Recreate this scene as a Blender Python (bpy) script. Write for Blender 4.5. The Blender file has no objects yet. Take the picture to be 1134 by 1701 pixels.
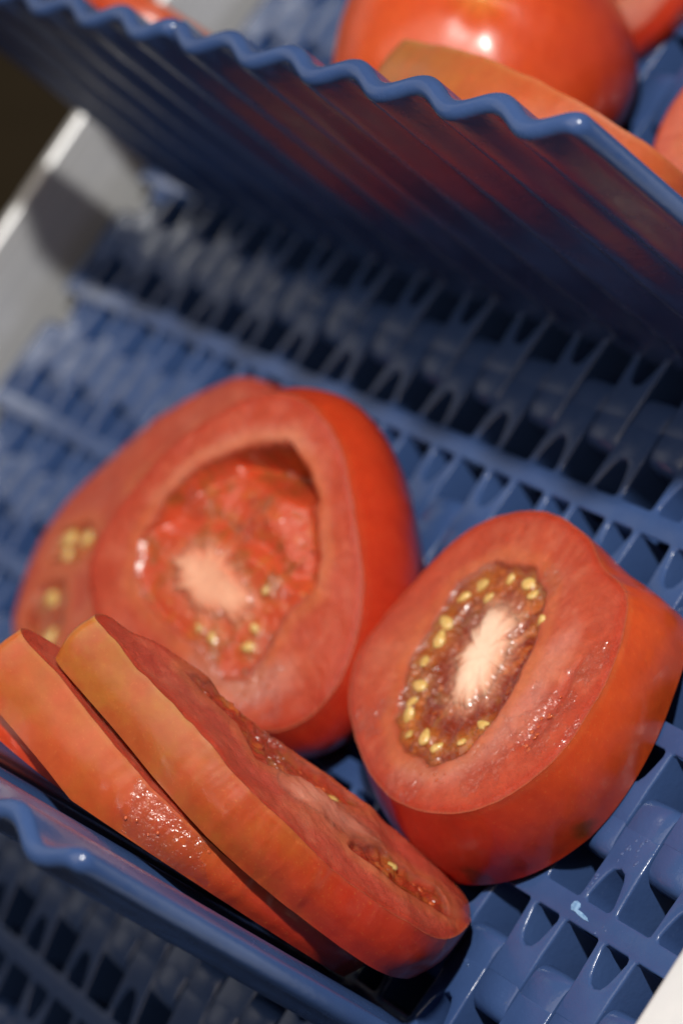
import bpy, bmesh, math, random
import numpy as np
from mathutils import Matrix, Vector

random.seed(4)
MM = 0.001
scene = bpy.context.scene
COL = scene.collection

# ---------------------------------------------------------------- belt frame
# Everything is laid out in the frame of the conveyor belt (X across the belt,
# Y up the slope, Z out of the belt, millimetres); the belt itself climbs at 45 degrees.
TILT = Matrix.Rotation(math.radians(45), 4, 'X')

def world(m):
    return TILT @ m

# ---------------------------------------------------------------- camera
cam_d = bpy.data.cameras.new('camera')
cam = bpy.data.objects.new('camera', cam_d)
COL.objects.link(cam)
scene.camera = cam
RIGHT = Vector((0.5050, 0.5489, -0.6660))
DOWN = Vector((0.2420, -0.8307, -0.5015))
FWD = Vector((-0.8284, 0.0921, -0.5524))
FWD.normalize()
RIGHT = (RIGHT - FWD * RIGHT.dot(FWD)).normalized()
DOWN = FWD.cross(RIGHT).normalized()
cm = Matrix.Identity(4)
for i in range(3):
    cm[i][0] = RIGHT[i]; cm[i][1] = -DOWN[i]; cm[i][2] = -FWD[i]
    cm[i][3] = (424.01, -65.48, 282.08)[i] * MM
cam.matrix_world = world(cm)
cam_d.sensor_fit = 'VERTICAL'
cam_d.sensor_height = 24.0
cam_d.lens = 24.0 * 5081.2 / 1701.0
cam_d.clip_start = 0.01
cam_d.clip_end = 200.0
cam_d.dof.use_dof = True
cam_d.dof.focus_distance = 0.413
cam_d.dof.aperture_fstop = 9.4
cam_d.dof.aperture_blades = 0

# ---------------------------------------------------------------- room light and lamp
# An indoor close-up: dim neutral room light and one small bright lamp above the near side of the belt.
wd = bpy.data.worlds.new('World')
scene.world = wd
wd.use_nodes = True
bg = wd.node_tree.nodes['Background']
bg.inputs['Color'].default_value = (1.0, 0.86, 0.72, 1.0)
bg.inputs['Strength'].default_value = 0.08
LAMP = Vector((400.0, 166.0, 540.0)) * MM
AIM = Vector((20.0, -20.0, 20.0)) * MM
lamp_d = bpy.data.lights.new('lamp', 'AREA')
lamp_d.shape = 'DISK'
lamp_d.size = 0.030
lamp_d.energy = 4.9
lamp_d.color = (1.0, 0.965, 0.91)
lamp = bpy.data.objects.new('lamp', lamp_d)
COL.objects.link(lamp)
lamp.matrix_world = world(Matrix.Translation(LAMP) @ (LAMP - AIM).to_track_quat('Z', 'Y').to_matrix().to_4x4())

# broad, weak fill light added above the belt to lift its shaded parts
TOP_FILL = Vector((120.0, -90.0, 900.0)) * MM
top_fill_d = bpy.data.lights.new('top_fill_light', 'AREA')
top_fill_d.shape = 'SQUARE'
top_fill_d.size = 0.8
top_fill_d.energy = 2.9
top_fill_d.color = (1.0, 0.87, 0.75)
top_fill = bpy.data.objects.new('top_fill_light', top_fill_d)
COL.objects.link(top_fill)
top_fill.matrix_world = world(Matrix.Translation(TOP_FILL) @ (TOP_FILL - AIM).to_track_quat('Z', 'Y').to_matrix().to_4x4())

# fill light added on the far side to lay a sheen on the plastic
FAR_FILL = Vector((-900.0, 20.0, 540.0)) * MM
far_fill_d = bpy.data.lights.new('far_fill_light', 'AREA')
far_fill_d.shape = 'RECTANGLE'
far_fill_d.size = 0.65
far_fill_d.size_y = 0.5
far_fill_d.energy = 0.35
far_fill_d.color = (1.0, 0.97, 0.95)
far_fill = bpy.data.objects.new('far_fill_light', far_fill_d)
COL.objects.link(far_fill)
far_fill.matrix_world = world(Matrix.Translation(FAR_FILL) @ (FAR_FILL - AIM).to_track_quat('Z', 'Y').to_matrix().to_4x4())

vs = scene.view_settings
vs.view_transform = 'Standard'
vs.look = 'None'
vs.exposure = 0.12
vs.gamma = 1.0
vs.use_curve_mapping = False
scene.cycles.use_denoising = True
scene.cycles.max_bounces = 6
scene.cycles.diffuse_bounces = 3
scene.cycles.glossy_bounces = 3
scene.cycles.transmission_bounces = 4
scene.cycles.caustics_reflective = False
scene.cycles.caustics_refractive = False

# ---------------------------------------------------------------- materials
class NT:
    def __init__(self, name):
        self.m = bpy.data.materials.new(name)
        self.m.use_nodes = True
        self.t = self.m.node_tree
        self.b = self.t.nodes['Principled BSDF']
    def n(self, kind, **kw):
        nd = self.t.nodes.new(kind)
        for k, v in kw.items():
            if hasattr(nd, k):
                setattr(nd, k, v)
            else:
                nd.inputs[k.replace('_', ' ')].default_value = v
        return nd
    def l(self, a, b):
        self.t.links.new(a, b)
    def s(self, **kw):
        for k, v in kw.items():
            self.b.inputs[k.replace('_', ' ')].default_value = v
    def coords(self, scale):
        tc = self.n('ShaderNodeTexCoord')
        mp = self.n('ShaderNodeMapping')
        mp.inputs['Scale'].default_value = scale if isinstance(scale, tuple) else (scale,) * 3
        self.l(tc.outputs['Object'], mp.inputs['Vector'])
        return mp.outputs['Vector']
    def noise(self, vec, scale, detail=4.0, rough=0.55):
        nz = self.n('ShaderNodeTexNoise')
        nz.inputs['Scale'].default_value = scale
        nz.inputs['Detail'].default_value = detail
        nz.inputs['Roughness'].default_value = rough
        self.l(vec, nz.inputs['Vector'])
        return nz.outputs['Fac']
    def ramp(self, fac, stops):
        r = self.n('ShaderNodeValToRGB')
        e = r.color_ramp.elements
        while len(e) < len(stops):
            e.new(0.5)
        for el, (p, c) in zip(e, stops):
            el.position = p
            el.color = tuple(c) + (1.0,) if len(c) == 3 else c
        self.l(fac, r.inputs['Fac'])
        return r.outputs['Color']
    def mix(self, fac, a, b, blend='MIX'):
        mx = self.n('ShaderNodeMix')
        mx.data_type = 'RGBA'
        mx.blend_type = blend
        for sock, v in ((mx.inputs[0], fac), (mx.inputs[6], a), (mx.inputs[7], b)):
            if isinstance(v, (int, float)):
                sock.default_value = v
            elif isinstance(v, tuple):
                sock.default_value = v + (1.0,)
            else:
                self.l(v, sock)
        return mx.outputs[2]
    def math(self, op, a, b=None):
        nd = self.n('ShaderNodeMath')
        nd.operation = op
        for i, v in enumerate((a, b)):
            if v is None:
                continue
            if isinstance(v, (int, float)):
                nd.inputs[i].default_value = v
            else:
                self.l(v, nd.inputs[i])
        return nd.outputs[0]
    def bump(self, height, strength, dist):
        bp = self.n('ShaderNodeBump')
        bp.inputs['Strength'].default_value = strength
        bp.inputs['Distance'].default_value = dist
        self.l(height, bp.inputs['Height'])
        self.l(bp.outputs['Normal'], self.b.inputs['Normal'])
        return bp

def plastic_material():
    k = NT('blue_plastic')
    v = k.coords(1000.0)
    c = k.ramp(k.noise(v, 0.06, 5), [(0.3, (0.030, 0.062, 0.170)), (0.7, (0.040, 0.080, 0.205))])
    scuff = k.ramp(k.noise(v, 0.9, 6, 0.7), [(0.62, (0, 0, 0)), (0.8, (1, 1, 1))])
    c = k.mix(k.math('MULTIPLY', scuff, 0.18), c, (0.14, 0.20, 0.38))
    k.l(c, k.b.inputs['Base Color'])
    r = k.ramp(k.noise(v, 0.25, 6, 0.65), [(0.3, (0.12,) * 3), (0.7, (0.30,) * 3)])
    k.l(r, k.b.inputs['Roughness'])
    k.s(IOR=1.5, Subsurface_Weight=0.0)
    hh = k.math('ADD', k.noise(v, 1.1, 3, 0.6), k.math('MULTIPLY', k.noise(v, 0.09, 2), 3.0))
    k.bump(hh, 0.14, 0.0004)
    return k.m

def steel_material():
    k = NT('brushed_steel')
    v = k.coords((60.0, 2.0, 900.0))
    nz = k.noise(v, 1.0, 4)
    k.l(k.ramp(nz, [(0.3, (0.58, 0.59, 0.60)), (0.7, (0.74, 0.75, 0.76))]), k.b.inputs['Base Color'])
    k.l(k.ramp(nz, [(0.3, (0.34,) * 3), (0.7, (0.48,) * 3)]), k.b.inputs['Roughness'])
    k.s(Metallic=0.55)
    return k.m

def white_material():
    k = NT('white_guide_plastic')
    v = k.coords(1000.0)
    k.l(k.ramp(k.noise(v, 0.08, 5), [(0.3, (0.55, 0.56, 0.58)), (0.7, (0.66, 0.66, 0.67))]), k.b.inputs['Base Color'])
    k.s(Roughness=0.38)
    k.bump(k.noise(v, 0.7, 3), 0.1, 0.0003)
    return k.m

def bed_material():
    k = NT('dark_bed_plastic')
    v = k.coords(1000.0)
    k.l(k.ramp(k.noise(v, 0.1, 4), [(0.3, (0.006, 0.006, 0.008)), (0.7, (0.012, 0.012, 0.016))]), k.b.inputs['Base Color'])
    k.s(Roughness=0.6)
    return k.m

def floor_material():
    k = NT('brown_floor')
    v = k.coords(1.0)
    c = k.ramp(k.noise(v, 1.7, 6, 0.6), [(0.3, (0.150, 0.115, 0.060)), (0.7, (0.24, 0.185, 0.105))])
    k.l(c, k.b.inputs['Base Color'])
    k.s(Roughness=0.85)
    k.bump(k.noise(v, 60.0, 4), 0.3, 0.004)
    return k.m

def flesh_material(name, gloss=0.3, bump=0.35, coat=0.5, grain=0.3):
    k = NT(name)
    v = k.coords(1000.0)
    at = k.n('ShaderNodeAttribute', attribute_name='tint')
    fine = k.noise(v, 2.6, 5, 0.65)
    mid = k.noise(v, 0.55, 4, 0.6)
    c = k.mix(grain, at.outputs['Color'], k.ramp(fine, [(0.25, (0.62, 0.56, 0.54)), (0.75, (1.18, 1.22, 1.22))]), 'MULTIPLY')
    c = k.mix(grain * 1.4, c, k.ramp(mid, [(0.3, (0.80, 0.70, 0.68)), (0.7, (1.12, 1.18, 1.18))]), 'MULTIPLY')
    k.l(c, k.b.inputs['Base Color'])
    k.b.subsurface_method = 'BURLEY'
    k.s(Subsurface_Weight=0.8, Subsurface_Scale=0.0024, Subsurface_Radius=(1.0, 0.30, 0.16), IOR=1.40,
        Coat_Weight=coat, Coat_Roughness=0.2, Specular_IOR_Level=0.3)
    k.l(k.ramp(fine, [(0.3, (gloss,) * 3), (0.7, (gloss + 0.2,) * 3)]), k.b.inputs['Roughness'])
    h = k.math('ADD', k.math('MULTIPLY', mid, 0.7), k.math('MULTIPLY', fine, 0.45))
    k.bump(h, bump, 0.0006)
    return k.m

def skin_material(name, deep, blush, axis, mid, width, gold=0.0):
    """tomato skin: ripe colour running into a paler shoulder along an axis of the tomato (mm)"""
    k = NT(name)
    tc = k.n('ShaderNodeTexCoord')
    dt = k.n('ShaderNodeVectorMath', operation='DOT_PRODUCT')
    a = Vector(axis).normalized() * 1000.0
    dt.inputs[1].default_value = a
    k.l(tc.outputs['Object'], dt.inputs[0])
    v = k.coords(1000.0)
    big = k.noise(v, 0.07, 4, 0.5)
    g = k.math('ADD', dt.outputs['Value'], k.math('MULTIPLY', k.math('SUBTRACT', big, 0.5), width * 1.1))
    g = k.math('DIVIDE', k.math('SUBTRACT', g, mid - width), 2 * width)
    c = k.ramp(g, [(0.0, deep), (1.0, blush)])
    if gold:
        gm = k.ramp(k.noise(v, 0.11, 6, 0.62), [(0.42, (0, 0, 0)), (0.62, (1, 1, 1))])
        c = k.mix(k.math('MULTIPLY', k.math('MULTIPLY', gm, g), gold), c, (0.37, 0.110, 0.017))
        rm = k.ramp(k.noise(v, 0.19, 5, 0.6), [(0.5, (0, 0, 0)), (0.7, (1, 1, 1))])
        c = k.mix(k.math('MULTIPLY', rm, 0.45 * gold), c, (0.50, 0.050, 0.020))
    spk = k.ramp(k.noise(v, 2.2, 3, 0.6), [(0.60, (0, 0, 0)), (0.74, (1, 1, 1))])
    c = k.mix(k.math('MULTIPLY', spk, 0.30), c, (0.60, 0.20, 0.05))
    mot = k.ramp(k.noise(v, 0.35, 5, 0.6), [(0.3, (0.90, 0.80, 0.8)), (0.7, (1.08, 1.16, 1.1))])
    c = k.mix(0.7, c, mot, 'MULTIPLY')
    at = k.n('ShaderNodeAttribute', attribute_name='tint')
    c = k.mix(1.0, c, at.outputs['Color'], 'MULTIPLY')
    k.l(c, k.b.inputs['Base Color'])
    k.b.subsurface_method = 'BURLEY'
    k.s(Subsurface_Weight=0.35, Subsurface_Scale=0.0012, Subsurface_Radius=(1.0, 0.25, 0.12), IOR=1.42,
        Coat_Weight=0.45, Coat_Roughness=0.24)
    k.l(k.ramp(k.noise(v, 0.5, 5, 0.65), [(0.3, (0.28,) * 3), (0.7, (0.42,) * 3)]), k.b.inputs['Roughness'])
    k.bump(k.math('ADD', k.noise(v, 0.3, 2), k.math('MULTIPLY', k.noise(v, 3.0, 3), 0.12)), 0.22, 0.0005)
    return k.m

def seed_material():
    k = NT('tomato_seed')
    v = k.coords(1000.0)
    k.l(k.ramp(k.noise(v, 0.8, 4), [(0.3, (0.50, 0.27, 0.06)), (0.7, (0.70, 0.48, 0.17))]), k.b.inputs['Base Color'])
    k.b.subsurface_method = 'BURLEY'
    k.s(Roughness=0.22, Subsurface_Weight=0.4, Subsurface_Scale=0.0008, Coat_Weight=0.6, Coat_Roughness=0.05)
    k.bump(k.noise(v, 1.6, 3), 0.4, 0.0004)
    return k.m

def juice_material():
    k = NT('tomato_juice')
    k.s(Base_Color=(0.47, 0.085, 0.026, 1), Roughness=0.10, IOR=1.45, Coat_Weight=1.0, Coat_Roughness=0.08)
    return k.m

PLASTIC = plastic_material()
STEEL = steel_material()
WHITE = white_material()
BED = bed_material()
FLOOR = floor_material()
FLESH = flesh_material('tomato_flesh', 0.32, 0.6, 0.35, 0.4)
CORE = flesh_material('tomato_core', 0.35, 0.35, 0.3, 0.2)
GEL = flesh_material('tomato_gel', 0.10, 0.30, 1.0, 0.15)
GEL_SMOOTH = flesh_material('tomato_gel_smooth', 0.14, 0.10, 0.9, 0.12)
SEED = seed_material()
JUICE = juice_material()
RIPE = (0.42, 0.020, 0.009)
RED_ORANGE = (0.50, 0.042, 0.010)
ORANGE = (0.38, 0.084, 0.018)

# ---------------------------------------------------------------- helpers
def mesh_from(name, verts, faces, mat, smooth=True, sharp=None):
    me = bpy.data.meshes.new(name)
    v = np.asarray(verts, dtype=float) * MM
    me.from_pydata(v.tolist(), [], [list(map(int, f)) for f in faces])
    me.update()
    if smooth:
        me.shade_smooth()
        if sharp:
            me.set_sharp_from_angle(angle=math.radians(sharp))
    me.materials.append(mat)
    return me

def top(name, data, matrix, label, cat, group=None, kind=None):
    o = bpy.data.objects.new(name, data)
    COL.objects.link(o)
    o.matrix_world = world(matrix)
    if kind:
        o['kind'] = kind
    if label:
        o['label'] = label
        o['category'] = cat
    if group:
        o['group'] = group
    return o

def part(name, data, parent, matrix=None, label=None, kind=None):
    o = bpy.data.objects.new(name, data)
    COL.objects.link(o)
    o.parent = parent
    if matrix is not None:
        o.matrix_local = matrix
    if label:
        o['label'] = label
    if kind:
        o['kind'] = kind
    return o

def T(x, y, z):
    return Matrix.Translation(Vector((x, y, z)) * MM)

def bm_to_mesh(bm, name, mat, sharp=30):
    me = bpy.data.meshes.new(name)
    bm.to_mesh(me)
    bm.free()
    me.transform(Matrix.Scale(MM, 4))
    me.shade_smooth()
    me.set_sharp_from_angle(angle=math.radians(sharp))
    me.materials.append(mat)
    return me

def fbm(x, y, seed=0, octaves=4, gain=0.5):
    """value noise on arrays, about 0 mean, -1..1"""
    out = np.zeros(np.shape(x)); amp = 1.0; tot = 0.0
    rng = np.random.RandomState(seed)
    for o in range(octaves):
        tab = rng.rand(64, 64) * 2 - 1
        fx = x * 2 ** o + 13.7 * o; fy = y * 2 ** o + 7.3 * o
        ix = np.floor(fx).astype(int); iy = np.floor(fy).astype(int)
        tx = fx - ix; ty = fy - iy
        tx = tx * tx * (3 - 2 * tx); ty = ty * ty * (3 - 2 * ty)
        g = lambda a, b: tab[a % 64, b % 64]
        v = (g(ix, iy) * (1 - tx) + g(ix + 1, iy) * tx) * (1 - ty) + (g(ix, iy + 1) * (1 - tx) + g(ix + 1, iy + 1) * tx) * ty
        out += amp * v; tot += amp; amp *= gain
    return out / tot

def sst(a, b, x):
    t = np.clip((x - a) / (b - a), 0, 1)
    return t * t * (3 - 2 * t)

def poly_dist(px, py, poly):
    """signed distance to a closed polygon, positive inside"""
    P = np.asarray(poly, float)
    d = np.full(np.shape(px), 1e9); inside = np.zeros(np.shape(px), bool)
    n = len(P)
    for i in range(n):
        a, b = P[i], P[(i + 1) % n]
        e = b - a
        t = np.clip(((px - a[0]) * e[0] + (py - a[1]) * e[1]) / (e @ e + 1e-12), 0, 1)
        d = np.minimum(d, np.hypot(px - a[0] - t * e[0], py - a[1] - t * e[1]))
        c = ((a[1] > py) != (b[1] > py))
        with np.errstate(divide='ignore', invalid='ignore'):
            xi = (b[0] - a[0]) * (py - a[1]) / (b[1] - a[1] + 1e-12) + a[0]
        inside ^= c & (px < xi)
    return np.where(inside, d, -d)

# ---------------------------------------------------------------- floor
fl = bpy.data.meshes.new('floor')
fl.from_pydata([(-60, -60, 0), (60, -60, 0), (60, 60, 0), (-60, 60, 0)], [], [(0, 1, 2, 3)])
fl.materials.append(FLOOR)
flo = bpy.data.objects.new('floor', fl)
COL.objects.link(flo)
flo.location = (0, 0, -0.95)
flo['kind'] = 'structure'

# ---------------------------------------------------------------- conveyor frame
def slab(x0, x1, y0, y1, z0, z1, mat, name, r=1.2):
    bm = bmesh.new()
    bmesh.ops.create_cube(bm, size=1.0)
    for v in bm.verts:
        v.co = Vector((x0 + (v.co.x + .5) * (x1 - x0), y0 + (v.co.y + .5) * (y1 - y0), z0 + (v.co.z + .5) * (z1 - z0)))
    bmesh.ops.bevel(bm, geom=list(bm.edges), offset=r, segments=4, profile=0.5, affect='EDGES')
    return bm_to_mesh(bm, name, mat, 40)

frame = top('conveyor', None, T(0, 0, -14), 'steel plate, white rail and dark bed that carry the blue belt', 'conveyor')
part('side_plate', slab(-137.5, -134, -330, 300, -45, 30, STEEL, 'side_plate', 1.4), frame, label='brushed steel plate along the far belt edge')
part('guide_rail', slab(139.5, 185, -330, 300, -45, 27.5, WHITE, 'guide_rail', 1.5), frame, label='white guide rail along the near belt edge')
part('bed', slab(-133.6, 139.2, -330, 300, -8, -4, BED, 'bed', 0.5), frame, label='dark slider bed under the belt')

# ---------------------------------------------------------------- conveyor belt
PITCH, S = 27.2, 16.5
WB = 1.85           # half width of the cross bar
THK = 8.7
HALF = 128.6

def belt_meshes():
    bm = bmesh.new()
    cache = {}
    def V(x, y):
        key = (round(x, 4), round(y, 4))
        if key not in cache:
            cache[key] = bm.verts.new((x, y, 0))
        return cache[key]
    stations = [WB, WB + .3, WB + .9, 3.5, 4.9, 6.4, 7.4, 7.85]
    outer = [4.85, 4.45, 4.35, 4.3, 4.25, 4.2, 4.12, 4.1]
    inner = [2.2, 2.7, 2.85, 2.65, 2.3, 1.8, 1.15, 0.0]
    def link(x0, sg):
        for side in (-1, 1):
            for i in range(len(stations) - 1):
                ya, yb = stations[i] * sg, stations[i + 1] * sg
                q = [V(x0 + side * inner[i], ya), V(x0 + side * outer[i], ya), V(x0 + side * outer[i + 1], yb), V(x0 + side * inner[i + 1], yb)]
                bm.faces.new(q)
            q = [V(x0, 7.85 * sg), V(x0 + side * 4.1, 7.85 * sg), V(x0 + side * 4.0, 13.6 * sg), V(x0, 13.6 * sg)]
            bm.faces.new(q)
    downs = [k * S for k in range(-7, 8)]
    ups = [(k + .5) * S for k in range(-8, 8)]
    for x in downs:
        link(x, -1)
    for x in ups:
        link(x, 1)
    def row(xs, y):
        out = [V(-HALF, y)]
        for x in xs:
            for dx in (-4.85, -2.2, 2.2, 4.85):
                if -HALF < x + dx < HALF:
                    out.append(V(x + dx, y))
        out.append(V(HALF, y))
        return out
    lo, hi = row(downs, -WB), row(ups, WB)
    bm.faces.new(lo + hi[::-1])
    bmesh.ops.recalc_face_normals(bm, faces=bm.faces)
    for f in bm.faces:
        if f.normal.z < 0:
            f.normal_flip()
    g = bmesh.ops.extrude_face_region(bm, geom=list(bm.faces))
    for e in g['geom']:
        if isinstance(e, bmesh.types.BMVert):
            e.co.z = -THK
    bmesh.ops.recalc_face_normals(bm, faces=bm.faces)
    bm.normal_update()
    ed = [e for e in bm.edges if len(e.link_faces) == 2 and e.calc_face_angle(0) > 1.0 and abs(e.verts[0].co.z) < 0.01 and abs(e.verts[1].co.z) < 0.01]
    bmesh.ops.bevel(bm, geom=ed, offset=0.42, segments=3, profile=0.5, affect='EDGES')
    bm.normal_update()
    bmesh.ops.triangulate(bm, faces=[f for f in bm.faces if len(f.verts) > 8])
    # split into the cross bar, one upper link and one lower link
    def pick(fn, dx, name, knuckle):
        b2 = bmesh.new(); mp = {}
        for f in bm.faces:
            c = f.calc_center_median()
            if fn(c):
                vv = []
                for v in f.verts:
                    if v.index not in mp:
                        mp[v.index] = b2.verts.new((v.co.x - dx, v.co.y, v.co.z))
                    vv.append(mp[v.index])
                try:
                    b2.faces.new(vv)
                except ValueError:
                    pass
        if knuckle:
            rings = []
            for x, ins in ((-3.96, .5), (-3.84, .18), (-3.5, 0), (3.5, 0), (3.84, .18), (3.96, .5)):
                ring = []
                for a in range(40):
                    ph = 2 * math.pi * (a + .5) / 40
                    c_, s_ = math.cos(ph), math.sin(ph)
                    e = 2 / 4.0
                    yy = (5.5 - ins) * math.copysign(abs(c_) ** e, c_)
                    zz_ = (4.32 - ins) * math.copysign(abs(s_) ** e, s_)
                    ring.append(b2.verts.new((x, knuckle * 13.6 + yy, -4.36 + zz_)))
                rings.append(ring)
            nf = []
            for r0, r1 in zip(rings, rings[1:]):
                for a in range(40):
                    nf.append(b2.faces.new((r0[a], r0[(a + 1) % 40], r1[(a + 1) % 40], r1[a])))
            nf.append(b2.faces.new(rings[0]))
            nf.append(b2.faces.new(rings[-1]))
            bmesh.ops.recalc_face_normals(b2, faces=nf)
        return bm_to_mesh(b2, name, PLASTIC, 32)
    bm.verts.index_update()
    bar = pick(lambda c: abs(c.y) <= WB, 0, 'cross_bar', 0)
    up = pick(lambda c: c.y > WB and abs(c.x - S / 2) < 6.0, S / 2, 'link', 1)
    dn = pick(lambda c: c.y < -WB and abs(c.x) < 6.0, 0, 'link', -1)
    bm.free()
    return bar, up, dn, ups, downs

def flight_mesh(x0, x1):
    H, per, amp = 77.4, 18.35, 1.22
    xs = [x0 + t for t in (0.0, 0.12, 0.35, 0.7, 1.1, 1.5)]
    n = int((x1 - x0 - 3.0) / 0.75)
    xs += [x0 + 1.5 + (x1 - x0 - 3.0) * i / n for i in range(1, n)]
    xs += [x1 - t for t in (1.5, 1.1, 0.7, 0.35, 0.12, 0.0)]
    verts, faces = [], []
    zz = [-2.0, 0.6, 2.0, 4.5, 9.0] + [9.0 + (1.0 - 0.0) * (H - 1.35 - 9.0) * i / 14 for i in range(1, 15)]
    prof = []
    for z in zz:
        prof.append((0, z))
    K = 0
    for x in xs:
        e = min(x - x0, x1 - x)
        round_ = 1.0 if e >= 1.5 else math.sqrt(max(0.0, 1 - ((1.5 - e) / 1.5) ** 2))
        drop = 0.0 if e >= 3.0 else 2.4 * (1 - math.sqrt(max(0.0, 1 - ((3.0 - e) / 3.0) ** 2)))
        yc = amp * math.cos(2 * math.pi * x / per)
        loop = []
        def half(z):
            return (1.62 + 0.02 * (1 - z / H) + 1.2 * max(0.0, 1 - max(z, 0) / 4.0) ** 2) * max(round_, 0.12)
        up_, dn_ = [], []
        for z in zz:
            f = z if z < 20 else z - drop * (z - 20) / (H - 20)
            fade = min(1.0, max(0.25, z / 6.0))
            up_.append((x, yc * fade - half(z), f))
            dn_.append((x, yc * fade + half(z), f))
        cap = []
        ht = half(H)
        for j in range(1, 10):
            a = math.pi * j / 10
            cap.append((x, yc - ht * math.cos(a), H - 1.35 - drop + 1.35 * math.sin(a)))
        loop = up_ + cap + dn_[::-1]
        K = len(loop)
        verts += loop
    for i in range(len(xs) - 1):
        for j in range(K - 1):
            a = i * K + j
            faces.append((a, a + K, a + K + 1, a + 1))
    faces.append(tuple(range(K)))
    faces.append(tuple(reversed(range((len(xs) - 1) * K, len(xs) * K))))
    me = mesh_from('flight', verts, faces, PLASTIC, True, 50)
    return me

belt = top('conveyor_belt', None, T(0, 0, 0), 'blue plastic link conveyor belt with tall corrugated flights', 'conveyor belt')
bar_me, up_me, dn_me, UPS, DOWNS = belt_meshes()
FL_L, FL_R = flight_mesh(-101.0, -0.15), flight_mesh(0.15, 110.9)
for r in range(-5, 5):
    mrow = T(0, r * PITCH, 0)
    if r < -3:      # the belt starts to turn down towards its tail roller
        mrow = T(0, -3.5 * PITCH, -4.35) @ Matrix.Rotation(math.radians(11), 4, 'X') @ T(0, (r + 3.5) * PITCH, 4.35)
    rw = part('cross_bar', bar_me, belt, mrow)
    if r == 4:
        ups_r, downs_r = UPS[4:12], DOWNS[4:11]
    else:
        ups_r, downs_r = UPS, DOWNS
    for x in ups_r:
        part('link', up_me, rw, T(x, 0, 0))
    for x in downs_r:
        part('link', dn_me, rw, T(x, 0, 0))
# the belt runs on beyond the picture: the far rows in one piece
far = bmesh.new()
def add_far(me, x, y):
    n0 = len(far.verts)
    far.from_mesh(me)
    far.verts.ensure_lookup_table()
    bmesh.ops.translate(far, verts=far.verts[n0:], vec=Vector((x, y, 0)) * MM)
for r in range(4, 9):
    if r > 4:
        add_far(bar_me, 0, r * PITCH)
    for i, x in enumerate(UPS):
        if r > 4 or not 4 <= i < 12:
            add_far(up_me, x, r * PITCH)
    for i, x in enumerate(DOWNS):
        if r > 4 or not 4 <= i < 11:
            add_far(dn_me, x, r * PITCH)
far_me = bpy.data.meshes.new('far_links')
far.to_mesh(far_me)
far.free()
far_me.shade_smooth()
far_me.set_sharp_from_angle(angle=math.radians(32))
far_me.materials.append(PLASTIC)
part('far_links', far_me, belt, kind='stuff')
for y, txt in ((1, 'upper'), (-3, 'lower')):
    lean = T(0, y * PITCH - (1.6 if y < 0 else 0), 0) @ Matrix.Rotation(math.radians(1.4), 4, 'X') @ Matrix.Diagonal((1, 1, 0.985 if y == 1 else 1.0, 1))
    part('flight', FL_R, belt, lean, label='near half of the %s corrugated flight' % txt)
    part('flight', FL_L, belt, lean, label='far half of the %s corrugated flight' % txt)

# ---------------------------------------------------------------- tomato slices
def radial(polar, harm=9):
    """smooth closed outline from (degree, radius) samples"""
    p = sorted((math.radians(a), r) for a, r in polar)
    th = np.array([a for a, _ in p]); rr = np.array([r for _, r in p])
    g = np.linspace(-math.pi, math.pi, 721)[:-1]
    te = np.concatenate([th - 2 * math.pi, th, th + 2 * math.pi]); re = np.tile(rr, 3)
    y = np.interp(g, te, re)
    F = np.fft.rfft(y)
    F[harm + 1:] = 0
    ys = np.fft.irfft(F, 720)
    return lambda t: np.interp(((t + math.pi) % (2 * math.pi)) - math.pi, np.append(g, math.pi), np.append(ys, ys[0]))

def radial_poly(points):
    P = np.array(points, float); n = len(P); out = []
    for i in range(n):
        p0, p1, p2, p3 = P[i - 1], P[i], P[(i + 1) % n], P[(i + 2) % n]
        for t in np.linspace(0, 1, 24, endpoint=False):
            out.append(0.5 * ((2 * p1) + (-p0 + p2) * t + (2 * p0 - 5 * p1 + 4 * p2 - p3) * t * t + (-p0 + 3 * p1 - 3 * p2 + p3) * t ** 3))
    out = np.array(out)
    k = np.exp(-np.linspace(-2, 2, 31) ** 2); k /= k.sum()
    out = np.stack([np.convolve(np.concatenate([out[-15:, d], out[:, d], out[:15, d]]), k, 'valid') for d in (0, 1)], 1)
    th = np.arctan2(out[:, 1], out[:, 0]); r = np.hypot(out[:, 0], out[:, 1]); o = np.argsort(th)
    te = np.concatenate([th[o] - 2 * math.pi, th[o], th[o] + 2 * math.pi]); re = np.tile(r[o], 3)
    return lambda t: np.interp(t, te, re)

SEED_ME = None
def seed_mesh():
    global SEED_ME
    if SEED_ME is None:
        v, f = [], []
        nu, nv = 12, 8
        for i in range(nv + 1):
            a = math.pi * i / nv
            for j in range(nu):
                b = 2 * math.pi * j / nu
                w = math.sin(a) * (1.0 - 0.30 * math.cos(a))
                v.append((1.75 * math.cos(a) * -1, 1.15 * w * math.cos(b), 0.65 * w * math.sin(b)))
        for i in range(nv):
            for j in range(nu):
                f.append((i * nu + j, i * nu + (j + 1) % nu, (i + 1) * nu + (j + 1) % nu, (i + 1) * nu + j))
        SEED_ME = mesh_from('seed', v, f, SEED)
    return SEED_ME

class Feat:
    """local colour and relief of a cut face: polygons in mm on the face"""
    def __init__(self, gel=(), core=None, seeds=(), cavity=None, deep=None, slits=(), seed=1, gel_depth=1.1, flesh=(0.42, 0.062, 0.028), gelcol=(0.17, 0.018, 0.007), corecol=(0.84, 0.60, 0.44), lumps=(), pale=(), gel_bump=1.0, relief=1.0, smooth_gel=False):
        self.__dict__.update(locals())

def axes(N, up):
    N = Vector(N).normalized()
    a = Vector(up).cross(N).normalized()
    return a, N.cross(a), N

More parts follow.
